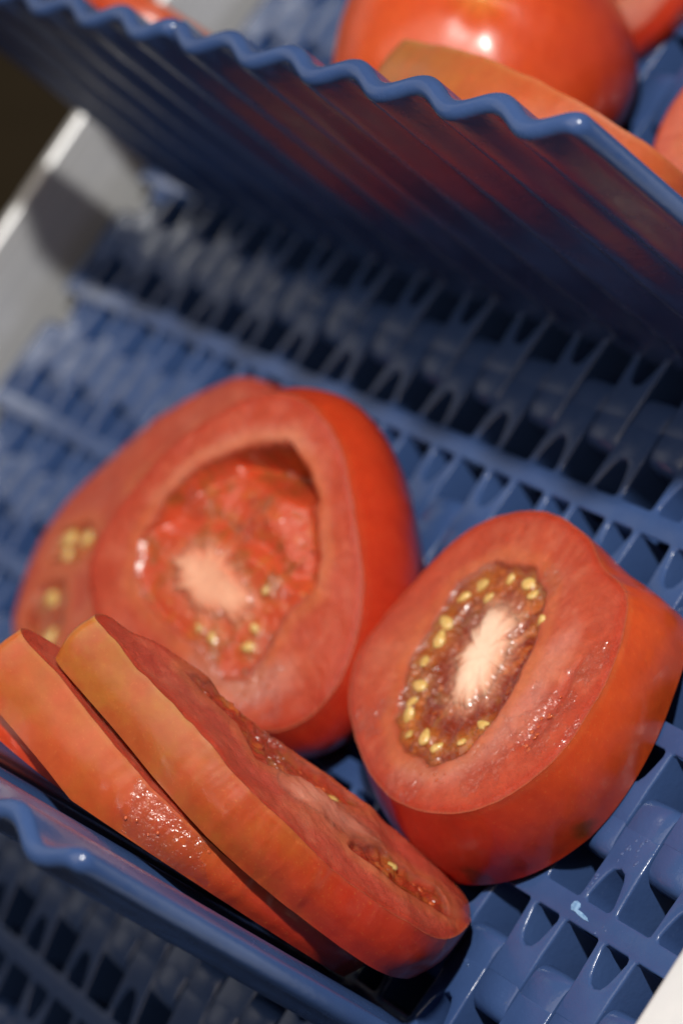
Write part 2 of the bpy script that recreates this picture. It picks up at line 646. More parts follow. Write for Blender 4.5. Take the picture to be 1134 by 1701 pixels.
FACE = {}
def make_slice(name, label, c, N, up, polar, thick, skin, feat, back=1.0, bulge=1.2, nt=300, nr=90, harm=9,
               floor_clip=None, rough_rim=0.12, group='cut tomato slices on the belt', shift=(0, 0), spots=(), back_polar=None, wall_clip=None):
    a, b, N = axes(N, up)
    M = Matrix.Identity(4)
    for i in range(3):
        M[i][0], M[i][1], M[i][2], M[i][3] = a[i], b[i], N[i], c[i] * MM
    root = top(name, None, M, label, 'tomato slice', group)
    rf = polar if callable(polar) else radial(polar, harm)
    th = np.linspace(-math.pi, math.pi, nt, endpoint=False)
    ro = rf(th)
    ro = ro + rough_rim * fbm(np.cos(th) * 9 + 20, np.sin(th) * 9 + 20, feat.seed + 5, 3)
    # ---- face grid
    rho = (np.arange(nr + 1) / nr) ** 0.85
    TH, RH = np.meshgrid(th, rho[1:], indexing='xy')
    X = RH * ro[None, :] * np.cos(TH); Y = RH * ro[None, :] * np.sin(TH)
    X = np.concatenate([[0.0], X.ravel()]); Y = np.concatenate([[0.0], Y.ravel()])
    RHO = np.concatenate([[0.0], RH.ravel()])
    sd = feat.seed
    n1 = fbm(X * .22 + 9, Y * .22 + 9, sd, 4); n2 = fbm(X * .9 + 30, Y * .9 + 30, sd + 1, 3); n3 = fbm(X * .11 + 3, Y * .11 + 5, sd + 2, 2)
    gel = np.zeros_like(X)
    for p in feat.gel:
        gel = np.maximum(gel, sst(-0.7, 0.9, poly_dist(X, Y, p) + 0.9 * n1 + 0.35 * n2))
    slit = np.zeros_like(X)
    for p in feat.slits:
        slit = np.maximum(slit, sst(-0.8, 1.2, poly_dist(X, Y, p) + 0.8 * n1))
    core = np.zeros_like(X)
    if feat.core is not None:
        P = np.asarray(feat.core, float); cc = P.mean(0)
        ang = np.arctan2(Y - cc[1], X - cc[0])
        fib = fbm(np.cos(ang) * 5 + 20, np.sin(ang) * 5 + 20, sd + 7, 3)
        dc = poly_dist(X, Y, feat.core) + 1.6 * fib + 0.5 * n2
        core = sst(-3.4, 2.6, dc)
        gel = gel * (1 - sst(-1.6, 1.2, dc))
    # ---- relief
    Zf = feat.relief * (0.16 * n1 + 0.35 * n3) + 0.05 * n2
    Zf -= feat.gel_depth * gel * (1.0 + 0.35 * n1)
    Zf += gel * feat.gel_bump * (0.40 * n2 + 0.30 * n1)
    near_seed = np.full(len(X), 99.0)
    for s_ in feat.seeds:
        near_seed = np.minimum(near_seed, np.hypot(X - s_[0], Y - s_[1]) / (s_[2] if len(s_) > 2 else 1.0))
    Zf += 0.55 * gel * np.exp(-(near_seed / 1.9) ** 2)
    Zf -= 0.55 * slit
    Zf += 0.15 * core
    for (lx, ly, lr, lh) in feat.lumps:
        d = np.hypot(X - lx, Y - ly) / lr
        Zf += lh * np.exp(-d * d * 1.6) * (1 + 0.4 * n1)
    if feat.cavity is not None:
        dcv = poly_dist(X, Y, feat.cavity) + 0.5 * n1
        cv = sst(-0.6, 3.2, dcv)
        Zf -= 2.6 * cv * (1 - 0.75 * core)
    if feat.deep is not None:
        dd = poly_dist(X, Y, feat.deep) + 0.4 * n1
        Zf -= 7.5 * sst(-1.6, 3.4, dd)
    edge = sst(0.955, 1.0, RHO)
    Zf -= 0.22 * edge
    # ---- local colour
    fl_ = np.array(feat.flesh); 
    colr = np.empty((len(X), 3))
    band = sst(0.55, 0.97, RHO)
    colr[:] = fl_ * (1 + 0.10 * n1 + 0.06 * n2)[:, None]
    vas = sst(0.25, 0.75, fbm(X * .35 + 40, Y * .35 + 40, sd + 11, 4) + 0.25)
    colr = colr * (1 - 0.30 * vas[:, None]) + 0.30 * vas[:, None] * np.array((0.58, 0.175, 0.105))
    colr = colr * (1 - 0.35 * band[:, None]) + 0.35 * band[:, None] * np.array((0.42, 0.048, 0.020))
    def blend(mask, col):
        nonlocal colr
        colr = colr * (1 - mask[:, None]) + mask[:, None] * np.array(col)
    pl = np.zeros_like(X)
    for p in feat.pale:
        pl = np.maximum(pl, sst(-2.2, 2.4, poly_dist(X, Y, p) + 1.2 * n1 + 0.4 * n2))
    blend(0.8 * pl, (0.58, 0.20, 0.145))
    blend(0.30 * sst(0.1, 0.55, n3) * (1 - band), (0.56, 0.17, 0.07))
    blend(0.75 * sst(0.90, 1.0, RHO + 0.015 * n1), (0.40, 0.030, 0.012))
    if feat.cavity is not None or feat.gel:
        lit_rim = np.zeros_like(X)
        for p in feat.gel:
            dg = poly_dist(X, Y, p)
            lit_rim = np.maximum(lit_rim, np.exp(-((dg + 1.6) / 1.3) ** 2))
        blend(0.35 * lit_rim * (1 - gel), (0.56, 0.17, 0.055))  # warm band beside the gel: lit inner wall put into the colour
    rad = fbm(np.arctan2(Y, X) * 9 + 40, RHO * 2.0 + 3, sd + 61, 3)
    blend(0.32 * sst(0.1, 0.6, rad) * sst(0.35, 0.6, RHO) * (1 - sst(0.85, 0.98, RHO)), (0.54, 0.135, 0.07))
    blend(0.30 * sst(0.15, 0.6, -rad) * sst(0.45, 0.7, RHO), (0.36, 0.034, 0.016))
    blend(0.8 * slit, (0.40, 0.055, 0.030))
    blend(gel, feat.gelcol)
    olive = gel * sst(0.05, 0.5, fbm(X * .5 + 2, Y * .5 + 50, sd + 13, 3))
    blend(0.65 * olive, (0.22, 0.075, 0.018))
    amber = gel * sst(0.15, 0.6, fbm(X * .6 + 12, Y * .6 + 5, sd + 17, 3))
    blend(0.6 * amber, (0.46, 0.11, 0.022))
    blend(gel * 0.75 * np.exp(-(near_seed / 2.6) ** 2), (0.46, 0.14, 0.025))
    if feat.core is not None:
        blend(core * (0.8 + 0.2 * fib), np.array(feat.corecol) * (0.82, 0.62, 0.55))
        blend(0.95 * sst(-0.8, 3.0, dc), feat.corecol)
        halo = sst(-4.5, 0.5, dc) * (1 - core) * (0.5 + 0.5 * np.clip(fib * 2, 0, 1)) * gel
        blend(0.35 * halo, (0.62, 0.20, 0.10))
    blend(sst(0.985, 1.0, RHO) * 0.5, (0.55, 0.14, 0.06))
    # ---- faces
    idx = lambda i, j: 1 + i * nt + (j % nt)
    J = np.arange(nt)
    tris = np.stack([np.zeros(nt, int), 1 + J, 1 + (J + 1) % nt], 1)
    I = np.arange(nr - 1)
    II, JJ = np.meshgrid(I, J, indexing='ij')
    q = np.stack([1 + II * nt + JJ, 1 + (II + 1) * nt + JJ, 1 + (II + 1) * nt + (JJ + 1) % nt, 1 + II * nt + (JJ + 1) % nt], -1).reshape(-1, 4)
    co = np.stack([X, Y, Zf], 1)
    # vertex normals of the whole face
    vn = np.zeros_like(co)
    fn = np.cross(co[q[:, 2]] - co[q[:, 0]], co[q[:, 3]] - co[q[:, 1]])
    for k in range(4):
        np.add.at(vn, q[:, k], fn)
    vn[0] = (0, 0, 1)
    vn /= np.linalg.norm(vn, axis=1)[:, None] + 1e-12
    cls = np.zeros(len(X), int)
    cls[gel > 0.5] = 1
    cls[core > 0.5] = 2
    fq = np.where((cls[q] == 2).sum(1) >= 2, 2, np.where((cls[q] == 1).sum(1) >= 2, 1, 0))
    ft = cls[0]
    for k, (pn, pm) in enumerate((('flesh', FLESH), ('seed_gel', GEL_SMOOTH if feat.smooth_gel else GEL), ('core', CORE))):
        qq = q[fq == k]
        if len(qq) == 0:
            continue
        faces = qq.tolist()
        if ft == k:
            faces += tris.tolist()
        used = np.unique(np.concatenate([qq.ravel(), tris.ravel() if ft == k else np.array([], int)]))
        remap = -np.ones(len(X), int); remap[used] = np.arange(len(used))
        me = mesh_from(pn, co[used], [[remap[v] for v in f] for f in faces], pm)
        ca = me.color_attributes.new('tint', 'FLOAT_COLOR', 'POINT')
        ca.data.foreach_set('color', np.concatenate([np.clip(colr[used], 0.004, 0.9), np.ones((len(used), 1))], 1).ravel())
        me.normals_split_custom_set_from_vertices(vn[used].tolist())
        part(pn, me, root)
    # ---- skin: the rind between the two cuts
    ns = 22
    Mi = M.copy()
    dirz = np.array([N[i] for i in range(3)]); A = np.array(list(a)); B = np.array(list(b)); Cc = np.array(c)
    front = np.stack([ro * np.cos(th), ro * np.sin(th)], 1)
    zb = np.full(nt, -float(thick))
    rb = radial(back_polar, harm)(th) if back_polar else ro * back
    bx = rb * np.cos(th) + shift[0]; by = rb * np.sin(th) + shift[1]
    if floor_clip is not None:
        zw = Cc[2] + bx * A[2] + by * B[2] + zb * dirz[2]
        lift = np.clip((floor_clip - zw) / max(dirz[2], 0.2), 0, thick - 2.0)
        zb = zb + lift
    if wall_clip is not None:
        yw = Cc[1] + bx * A[1] + by * B[1] + zb * dirz[1]
        zb = zb + np.clip((wall_clip - yw) / dirz[1], 0, thick - 1.5)
    lobes = fbm(np.cos(th) * 1.6 + 8, np.sin(th) * 1.6 + 8, sd + 21, 2)
    sv, st = [], []
    ring0 = co[idx(nr - 1, np.arange(nt))]
    for i in range(ns + 1):
        t = i / ns
        bl = bulge * math.sin(math.pi * t) ** 1.15 if 0 < t < 1 else 0.0
        x = front[:, 0] * (1 - t) + bx * t; y = front[:, 1] * (1 - t) + by * t
        nx, ny = np.cos(th), np.sin(th)
        jit = 0.10 * fbm(np.cos(th) * 8 + 20 + t, np.sin(th) * 8 + 20 + t * 2, sd + 31, 3)
        x = x + nx * (bl * (1 + 0.25 * lobes) + jit * (0 < t < 1)); y = y + ny * (bl * (1 + 0.25 * lobes) + jit * (0 < t < 1))
        z = ring0[:, 2] * (1 - t) + zb * t
        if i == 0:
            x, y, z = ring0[:, 0], ring0[:, 1], ring0[:, 2]
        if i == ns:
            x = x + nx * 0.0
        sv.append(np.stack([x, y, z], 1))
        c3 = np.ones((nt, 3))
        if t < 0.05:
            c3 = c3 * np.array((1.05, 1.3, 1.5))
        for (sx, sy, sz, sr) in spots:
            d = np.sqrt((x - sx) ** 2 + (y - sy) ** 2 + (z - sz) ** 2) / sr
            d = d + 0.5 * fbm(x * .6 + 10, z * .6 + y * .4 + 10, sd + 41, 3)
            m = (1 - sst(0.35, 1.0, d))[:, None] * 0.75
            c3 = c3 * (1 - m) + m * np.array((0.22, 0.9, 0.9))
        st.append(c3)
    sv = np.concatenate(sv); st = np.concatenate(st)
    II, JJ = np.meshgrid(np.arange(ns), np.arange(nt), indexing='ij')
    sq = np.stack([II * nt + JJ, (II + 1) * nt + JJ, (II + 1) * nt + (JJ + 1) % nt, II * nt + (JJ + 1) % nt], -1).reshape(-1, 4)
    sm = mesh_from('skin', sv, sq.tolist(), skin)
    ca = sm.color_attributes.new('tint', 'FLOAT_COLOR', 'POINT')
    ca.data.foreach_set('color', np.concatenate([st, np.ones((len(st), 1))], 1).ravel())
    part('skin', sm, root)
    # ---- the other cut
    last = sv[-nt:]
    uv_ = [last.mean(0)]
    uf = []
    nrr = 14
    for i in range(1, nrr + 1):
        f = i / nrr
        rr = uv_[0] * (1 - f) + last * f
        if 1 <= i < nrr:
            rr[:, 2] += 0.25 * fbm(rr[:, 0] * .3 + 9, rr[:, 1] * .3 + 9, sd + 51, 3)
        uv_ += list(rr)
    for j in range(nt):
        uf.append((0, 1 + (j + 1) % nt, 1 + j))
        for i in range(nrr - 1):
            uf.append((1 + i * nt + j, 1 + i * nt + (j + 1) % nt, 1 + (i + 1) * nt + (j + 1) % nt, 1 + (i + 1) * nt + j))
    um = mesh_from('underside', uv_, uf, FLESH)
    ca = um.color_attributes.new('tint', 'FLOAT_COLOR', 'POINT')
    ca.data.foreach_set('color', np.tile(np.array([*feat.flesh, 1.0]), len(uv_)))
    part('underside', um, root)
    # ---- seeds
    rs = random.Random(sd)
    for s in feat.seeds:
        x, y = s[0], s[1]
        k = s[2] if len(s) > 2 else 1.0
        i = int(np.argmin((X - x) ** 2 + (Y - y) ** 2))
        m = T(x, y, Zf[i] - (0.22 + 0.3 * rs.random()) * k) @ Matrix.Rotation(rs.uniform(0, 6.28), 4, 'Z') @ Matrix.Rotation(rs.uniform(-.5, .5), 4, 'Y') @ Matrix.Scale(k * rs.uniform(.85, 1.15), 4)
        part('seed', seed_mesh(), root, m)
    global FACE
    FACE[label] = (co, q, X, Y)
    return root, sv, nt, ns, M

def droplets(root, pts, name='juice_drops', mat=None):
    """tiny beads of juice, (position, normal, radius) in the slice's own mm frame, one mesh"""
    v, f = [], []
    for p, n, r in pts:
        n = Vector(n).normalized(); a = n.orthogonal().normalized(); b = n.cross(a); p = Vector(p)
        base = len(v); nu, nv = 10, 4
        ex = random.uniform(1.0, 1.7)
        for i in range(nv + 1):
            ph = (math.pi / 2) * (1 - i / nv)
            if i == nv:
                ph = -0.35
            for j in range(nu):
                t = 2 * math.pi * j / nu
                v.append(p + a * (r * ex * math.cos(ph) * math.cos(t)) + b * (r * math.cos(ph) * math.sin(t)) + n * (r * 0.42 * math.sin(ph)))
        for i in range(nv):
            for j in range(nu):
                f.append((base + i * nu + j, base + (i + 1) * nu + j, base + (i + 1) * nu + (j + 1) % nu, base + i * nu + (j + 1) % nu))
    part(name, mesh_from(name, v, f, mat or JUICE), root, kind='stuff')

# right-hand slice lying on the belt
f2 = Feat(seed=11, gel_depth=0.9,
    gel=[[(-12.1, 13.8), (-3.5, 15.5), (2.3, 13.0), (7.1, 6.3), (9.8, -0.4), (10.5, -6.6), (10.1, -13.2), (6.2, -16.9), (-1.1, -17.6), (-8.2, -13.7), (-12.6, -6.3), (-14.9, 0.8), (-16.1, 8.5)]],
    core=[(-2.2, 9.2), (2.6, 6.9), (6.1, 1.6), (8.1, -3.7), (6.3, -7.1), (0.9, -5.8), (-3.9, -0.9), (-5.8, 5.1)],
    slits=[[(18.3, 6.5), (20.6, 1.5), (21.3, -4.7), (21.2, -9.4), (18.5, -8.4), (18.3, -2.6), (17.1, 3.4)]],
    seeds=[(-11.9, 9.9, 1.15), (-2.6, 13.4, .95), (-0.6, 12.2, .8), (-11.9, -0.4, 1.1), (-13.4, 2.4, .9), (-9.1, -7.9, 1.05), (-6.2, -12.9, 1.0), (0.4, -14.2, .8), (3.6, -14.6, .7), (9.4, -8.6, .7), (-7.4, 12.5, .7), (-11.4, -4.4, .85), (7.6, -12.0, .7), (-3.6, -15.0, .8), (-8.4, 8.6, .7), (-7.8, -10.6, .7), (5.2, 8.8, .7), (-13.4, 7.0, .7)])
f2.pale = [[(10.5, 6), (13, 10), (16.5, 5), (17.5, -3), (17, -9), (12, -17.5), (6, -20.5), (0, -20), (7, -18), (11.5, -13), (12, -5), (11, 0)]]
f2.core = [(-0.9 + (x - 1.1) * 0.84, 0.2 + (y - 0.5) * 0.95) for x, y in f2.core]
sk2 = skin_material('skin_red_orange', (0.44, 0.022, 0.009), (0.58, 0.075, 0.013), (0.7, 0.6, 0.2), 12, 16)
r2 = make_slice('tomato_slice', 'thick red tomato slice lying flat on the belt, pale core ringed by yellow seeds',
    (73.54, -31.13, 14.0), (0, .1, 1), (0, 1, 0),
    [(-173, 26.8), (-160, 26.6), (-147, 25.4), (-127, 23.5), (-107, 23.1), (-87, 24.1), (-69, 25.5), (-55, 26.8), (-44, 27.9), (-34, 27.9), (-21, 28.2), (-8, 27.0), (4, 26.1), (18, 25.8), (30, 25.2), (45, 25.0), (57, 22.9), (68, 21.8), (80, 22.9), (98, 24.3), (112, 26.0), (124, 27.3), (136, 28.5), (147, 28.2), (160, 26.7), (175, 26.1)],
    15, sk2, f2, bulge=1.0, nt=480, nr=140, harm=13, floor_clip=0.3, spots=[(13, -25, -13, 3.2), (25, -12, -13, 3.0)],
    back_polar=[(85, 21.5), (72, 22.8), (60, 25.4), (50, 27.4), (40, 27.2), (24, 26), (9, 26), (-7, 26.8), (-28, 28.2), (-47, 29.0), (-64, 29.0), (-78, 28.8), (-100, 27.5), (-120, 27), (-150, 27), (180, 27), (150, 27), (120, 26), (100, 23)])

# thick left-hand slice with the open seed cavity
f1 = Feat(seed=23, gel_depth=0.8, gelcol=(0.46, 0.056, 0.019), corecol=(0.74, 0.36, 0.23), flesh=(0.44, 0.062, 0.028), gel_bump=0.2, smooth_gel=True,
    pale=[[(-22, 2), (-17, 13), (-9, 20), (-1, 24), (4, 22), (-8, 18.5), (-16, 12), (-20.5, 3)], [(2, -17), (10, -15), (20, -8), (22, -12), (12, -21), (4, -22)]],
    gel=[[(-0.3, 20.8), (4.6, 18.8), (10.6, 13.9), (15.7, 7.7), (16.9, 2.5), (14.5, -2.1), (14.0, -9.6), (13.0, -15.0), (8.2, -16.2), (4.2, -14.0), (-3.9, -14.0), (-12.5, -12.0), (-17.1, -9.7), (-19.5, -4.2), (-19.2, 3.0), (-15.6, 11.0), (-8.1, 17.3)]],
    cavity=[(-0.3, 20.8), (4.6, 18.8), (10.6, 13.9), (15.7, 7.7), (16.9, 2.5), (12.3, 1.0), (5, 2), (-6.2, 2.2), (-14.5, -1.0), (-19.5, -2.2), (-19.2, 3.0), (-15.6, 11.0), (-8.1, 17.3)],
    deep=[(-1.0, 20.2), (5.2, 18.2), (9.4, 15.0), (4.8, 14.5), (-4.4, 14.0), (-9.9, 14.3), (-6.5, 18.0)],
    core=[(-10.2, -1.2), (-4.4, 0.2), (1.8, -0.7), (5.8, -3.0), (5.0, -6.6), (-1.3, -8.4), (-8.4, -6.8), (-11.4, -4.4)],
    lumps=[(3, 9.0, 8, 3.0), (10.5, 5.5, 5, 1.6), (-11.5, 6, 6, 1.4)],
    seeds=[(-0.2, -11.6, .8), (2.9, -11.8, .8), (9.9, -7.0, .6), (10.2, -10.0, .7), (8.6, -0.7, .6)])
r1 = make_slice('tomato_slice', 'thickest tomato slice with a hollow open seed cavity, left of the flat seedy slice',
    (17.43, -37.34, 22.77), (.3, -.2, 1), (0, 1, 0),
    [(-171, 28.8), (-161, 30.4), (-153, 30.7), (-132, 27.2), (-104, 23.6), (-71, 24.4), (-47, 28.0), (-36, 30.2), (-26, 31.3), (-13, 30.5), (0, 28.7), (15, 26.5), (32, 24.3), (52, 24.1), (71, 26.0), (85, 27.5), (100, 28.6), (118, 27.7), (134, 26.4), (148, 26.0), (164, 26.1), (179, 27.5)],
    18, skin_material('skin_deep_red', RIPE, RED_ORANGE, (-0.3, 0.2, 0.9), -8, 9), f1, back=1.0, bulge=2.8, nt=480, nr=140, floor_clip=0.3)

# flat slice the thick one rests on
f0 = Feat(seed=31, gel=[[(-24, -8), (-18, -4), (-12, -6), (-14, -11), (-22, -13)], [(-20, -18), (-14, -15), (-6, -22), (-2, -29), (-10, -27), (-17, -24)], [(-12, 6), (-2, 20), (8, 18), (4, 6), (-4, 0)]],
    core=[(-4, -4), (2, 6), (8, 2), (4, -8), (-2, -10)], seeds=[(-21.5, -8.5, 1.3), (-16.5, -7.0, 1.2), (-8, -25, 1.3), (-15, -19, 1.0), (0, 16, 1), (-18, -11, .8)],
    gelcol=(0.30, 0.040, 0.016))
make_slice('tomato_slice', 'flat tomato slice half hidden under the hollow one, towards the steel side plate',
    (-32, -37.5, 10), (0, 0, 1), (0, 1, 0),
    [(-127, 33.4), (-143, 32.3), (-161, 30.9), (-178, 28.6), (156, 25.2), (125, 26.2), (110, 28.7), (97, 31), (81, 32.6), (63, 33), (40, 31), (15, 29), (-15, 28), (-45, 28), (-75, 30), (-100, 32)],
    10, skin_material('skin_flat', RIPE, RED_ORANGE, (0, 1, 0), 0, 15), f0, floor_clip=0.3)

# slices standing against the lower flight
N4 = (.42, 1, .06)
L4 = [(15.8, 34.0), (11.0, 30.0), (5.0, 24.8), (-1.5, 20.0), (-8.5, 13.5), (-13.2, 6.2), (-16.6, -2.5), (-19.0, -11.0), (-19.4, -17.5), (-16.6, -24.0), (-10.5, -29.5), (-4.5, -31.5), (0.5, -28.0), (4.8, -20.5), (8.4, -12.0), (11.2, -3.0), (14.2, 7.3), (17.2, 18.2), (18.4, 27.0), (18.2, 32.0)]
P4 = radial_poly(L4)
P3 = radial_poly([(x * 0.99, y * 0.99) for x, y in L4])
C4 = Vector((79.4, -61.4, 32.2))
f4 = Feat(seed=43, gel_depth=1.0, gel=[[(2, 8), (8, 10), (14, 18), (16, 10), (10, -4), (6, -14), (2, -6)], [(-6, -8), (-4, -15), (-7, -24), (-12, -24), (-12, -14), (-9, -6)]],
    core=[(-0.3, 4.5), (2.6, -2.2), (1.1, -7.6), (-2.4, -14.5), (-4.4, -9.9), (-5.2, -3.5), (-4.0, 2.2)], seeds=[(-5.4, -16, .8), (4, -8, .7)], flesh=(0.46, 0.070, 0.045), corecol=(0.60, 0.22, 0.15), gelcol=(0.30, 0.032, 0.014))
f4.relief = 2.6
f4.gel_bump = 1.5
sk4 = skin_material('skin_orange_shoulder', (0.42, 0.028, 0.010), (0.36, 0.070, 0.015), (0.25, 0.9, -0.3), 6, 15, 0.8)
r4 = make_slice('tomato_slice', 'long orange-skinned tomato slice standing on edge in front, nearest the camera',
    tuple(C4), N4, (0, 0, 1), P4, 9.0, sk4, f4, back=1.0, bulge=0.9, nt=400, nr=110, wall_clip=-80.0)
n4 = Vector(N4).normalized()
f3 = Feat(seed=47, gel=[[(2, 8), (8, 10), (14, 18), (16, 10), (10, -4), (6, -14), (2, -6)]], seeds=[], flesh=(0.48, 0.080, 0.050))
sk3 = skin_material('skin_orange_wet', (0.40, 0.028, 0.010), (0.44, 0.070, 0.016), (0.1, 0.95, -0.2), 6, 16, 0.5)
r3 = make_slice('tomato_slice', 'wet orange tomato slice wedged between the lower flight and the front slice',
    tuple(C4 - n4 * 9.4 + Vector((-4.8, 1.2, 4.6))), N4, (0, 0, 1), P3, 10.4, sk3, f3, back=1.0, bulge=0.8, nt=360, nr=60, wall_clip=-80.0)
f5 = Feat(seed=53, flesh=(0.42, 0.06, 0.04))
make_slice('tomato_slice', 'dark red slice at the left edge, shaded behind the wet slice against the lower flight',
    (46, -73.2, 33), (.16, 1, 0), (0, 0, 1), [(0, 17), (45, 22), (70, 31), (90, 33), (115, 29), (140, 22), (180, 16), (-140, 20), (-90, 31), (-40, 20)], 4.2,
    skin_material('skin_shaded', RIPE, RED_ORANGE, (0, 1, 0), 0, 15), f5, bulge=0.5, nt=160, nr=30, wall_clip=-80.0)

# behind the upper flight
f7 = Feat(seed=59, flesh=(0.48, 0.085, 0.05))
make_slice('tomato_slice', 'golden brown skinned slice standing right behind the upper flight',
    (32, 45, 20), (0, 1, 0.0), (0, 0, 1), [(57, 33.5), (62, 33), (85, 30), (115, 30), (140, 32), (170, 34), (-165, 30), (-140, 24), (-90, 19), (-40, 18), (0, 19), (25, 21), (45, 27), (52, 32)], 10.5,
    skin_material('skin_golden', (0.40, 0.075, 0.020), (0.34, 0.115, 0.035), (0.9, 0.4, 0), 8, 14, 0.6), f7, bulge=0.6, nt=240, nr=40, harm=14)
f8 = Feat(seed=61, flesh=(0.56, 0.20, 0.15), gel=[[(4, -6), (10, -2), (10, 8), (4, 12), (0, 4)]], gelcol=(0.42, 0.07, 0.04))
make_slice('tomato_slice', 'pale pink cut slice lying behind the round tomato at the top',
    (-13, 84, 8), (0.1, 0, 1), (0, 1, 0), [(0, 20), (45, 22), (90, 22), (135, 22), (180, 19), (-135, 16), (-90, 15), (-45, 18)], 7.6,
    skin_material('skin_pale', RIPE, RED_ORANGE, (0, 1, 0), 0, 15), f8, bulge=0.8, nt=200, nr=50, floor_clip=0.3)
f9 = Feat(seed=67, flesh=(0.54, 0.15, 0.10), gel=[[(-8, -4), (-2, -6), (2, 2), (-4, 6)]])
make_slice('tomato_slice', 'cut slice at the right edge, behind the golden brown one',
    (50, 60, 12), (0, 0, 1), (0, 1, 0), [(0, 17), (60, 17), (120, 18), (180, 17), (-120, 14), (-60, 14)], 11.6,
    skin_material('skin_edge', RED_ORANGE, ORANGE, (0, 1, 0), 0, 10), f9, bulge=1.2, nt=200, nr=50, floor_clip=0.3)
f10 = Feat(seed=71)
make_slice('tomato_slice', 'orange slice peeking over the far end of the upper flight by the steel plate',
    (-97, 49, 27), (0.1, 1, 0.1), (0, 0, 1), [(0, 16), (60, 18), (90, 19), (120, 18), (180, 16), (-120, 14), (-60, 14)], 9,
    skin_material('skin_far', RED_ORANGE, ORANGE, (0, 0, 1), 0, 10), f10, bulge=1.2, nt=160, nr=30)

def round_tomato(label, c, r, pole, skin):
    """whole tomato: lobed, flattened at the pole, with a puckered blossom scar"""
    pole = Vector(pole).normalized()
    M = Matrix.Translation(Vector(c) * MM) @ pole.to_track_quat('Z', 'Y').to_matrix().to_4x4()
    root = top('tomato', None, M, label, 'tomato')
    nu, nv = 160, 90
    ph = np.linspace(0, math.pi, nv + 1); th = np.linspace(0, 2 * math.pi, nu, endpoint=False)
    PH, TH_ = np.meshgrid(ph, th, indexing='ij')
    w = np.sin(PH)
    lob = 1 + 0.018 * w * np.cos(5 * TH_ + 0.6) + 0.012 * w * np.cos(2 * TH_ + 2) + 0.012 * fbm(np.cos(TH_) * 1.5 * w + 8, np.sin(TH_) * 1.5 * w + PH, 5, 2)
    dim = 0.075 * np.exp(-(PH / 0.16) ** 2) * (1 + 0.25 * np.cos(6 * TH_) * np.minimum(1, PH / 0.1)) + 0.10 * np.exp(-((math.pi - PH) / 0.30) ** 2)
    rr = r * lob * (1 - dim)
    v = np.stack([rr * w * np.cos(TH_), rr * w * np.sin(TH_), rr * 0.84 * np.cos(PH)], -1).reshape(-1, 3)
    f = [(i * nu + j, (i + 1) * nu + j, (i + 1) * nu + (j + 1) % nu, i * nu + (j + 1) % nu) for i in range(nv) for j in range(nu)]
    me = mesh_from('skin', v, f, skin)
    ca = me.color_attributes.new('tint', 'FLOAT_COLOR', 'POINT')
    m = np.exp(-(PH / 0.14) ** 2).reshape(-1, 1)
    ca.data.foreach_set('color', np.concatenate([1 + m * np.array([[0.2, 2.2, 2.0]]), np.ones_like(m)], 1).ravel())
    part('skin', me, root)
    sv_, sf_ = [(0, 0, r * 0.785)], []
    for i in range(1, 6):
        for j in range(18):
            q = 0.85 * i / 5 * (1 + 0.3 * math.sin(j * 2.1) * (i > 2))
            sv_.append((q * math.cos(j * math.pi / 9), q * math.sin(j * math.pi / 9), r * 0.785 - 0.10 * (i / 5) ** 2 - (0.5 if i == 5 else 0)))
    for j in range(18):
        sf_.append((0, 1 + j, 1 + (j + 1) % 18))
        for i in range(4):
            sf_.append((1 + i * 18 + j, 1 + (i + 1) * 18 + j, 1 + (i + 1) * 18 + (j + 1) % 18, 1 + i * 18 + (j + 1) % 18))
    part('blossom_scar', mesh_from('blossom_scar', sv_, sf_, SEED), root)
    return root
round_tomato('smooth round orange-red tomato resting behind the upper flight', (-6, 56.5, 21.2), 25.2, (0.62, 0.25, 0.74),
    skin_material('skin_whole', RIPE, (0.52, 0.066, 0.013), (-0.5, 0.3, 0.6), 2, 20))

# ---------------------------------------------------------------- beads of juice
def skin_drops(res, spot, spread, n, rmin, rmax):
    root, sv, nt, ns, M = res
    rs = random.Random(n)
    A3 = np.array(M)[:3, :3]; c0 = np.array(M)[:3, 3] / MM
    W = sv @ A3.T + c0
    d = np.linalg.norm(W - np.array(spot), axis=1)
    ok = np.nonzero((d < spread * 2.2) & (np.arange(len(sv)) >= nt))[0]
    pts = []
    while len(pts) < n:
        i = int(rs.choice(ok))
        if rs.random() > math.exp(-(d[i] / spread) ** 2):
            continue
        th_ = -math.pi + 2 * math.pi * (i % nt) / nt
        p = sv[i] + np.array([rs.uniform(-.2, .2), rs.uniform(-.2, .2), rs.uniform(-.2, .2)])
        pts.append((p - 0.05 * np.array([math.cos(th_), math.sin(th_), 0]), (math.cos(th_), math.sin(th_), rs.uniform(-.2, .2)), rmin + (rmax - rmin) * rs.random() ** 2))
    droplets(root, pts)
skin_drops(r3, (79.6, -77.6, 47.9), 5.0, 26, 0.10, 0.34)

def film_material():
    k = NT('wet_film')
    out = k.t.nodes['Material Output']
    tr = k.n('ShaderNodeBsdfTransparent')
    gl = k.n('ShaderNodeBsdfGlossy')
    gl.inputs['Roughness'].default_value = 0.26
    mx = k.n('ShaderNodeMixShader')
    mx.inputs['Fac'].default_value = 0.08
    bp = k.n('ShaderNodeBump')
    bp.inputs['Strength'].default_value = 1.0
    bp.inputs['Distance'].default_value = 0.0009
    k.l(k.noise(k.coords(1000.0), 0.85, 2, 0.5), bp.inputs['Height'])
    k.l(bp.outputs['Normal'], gl.inputs['Normal'])
    k.l(tr.outputs[0], mx.inputs[1]); k.l(gl.outputs[0], mx.inputs[2])
    k.l(mx.outputs[0], out.inputs['Surface'])
    return k.m
FILM = film_material()

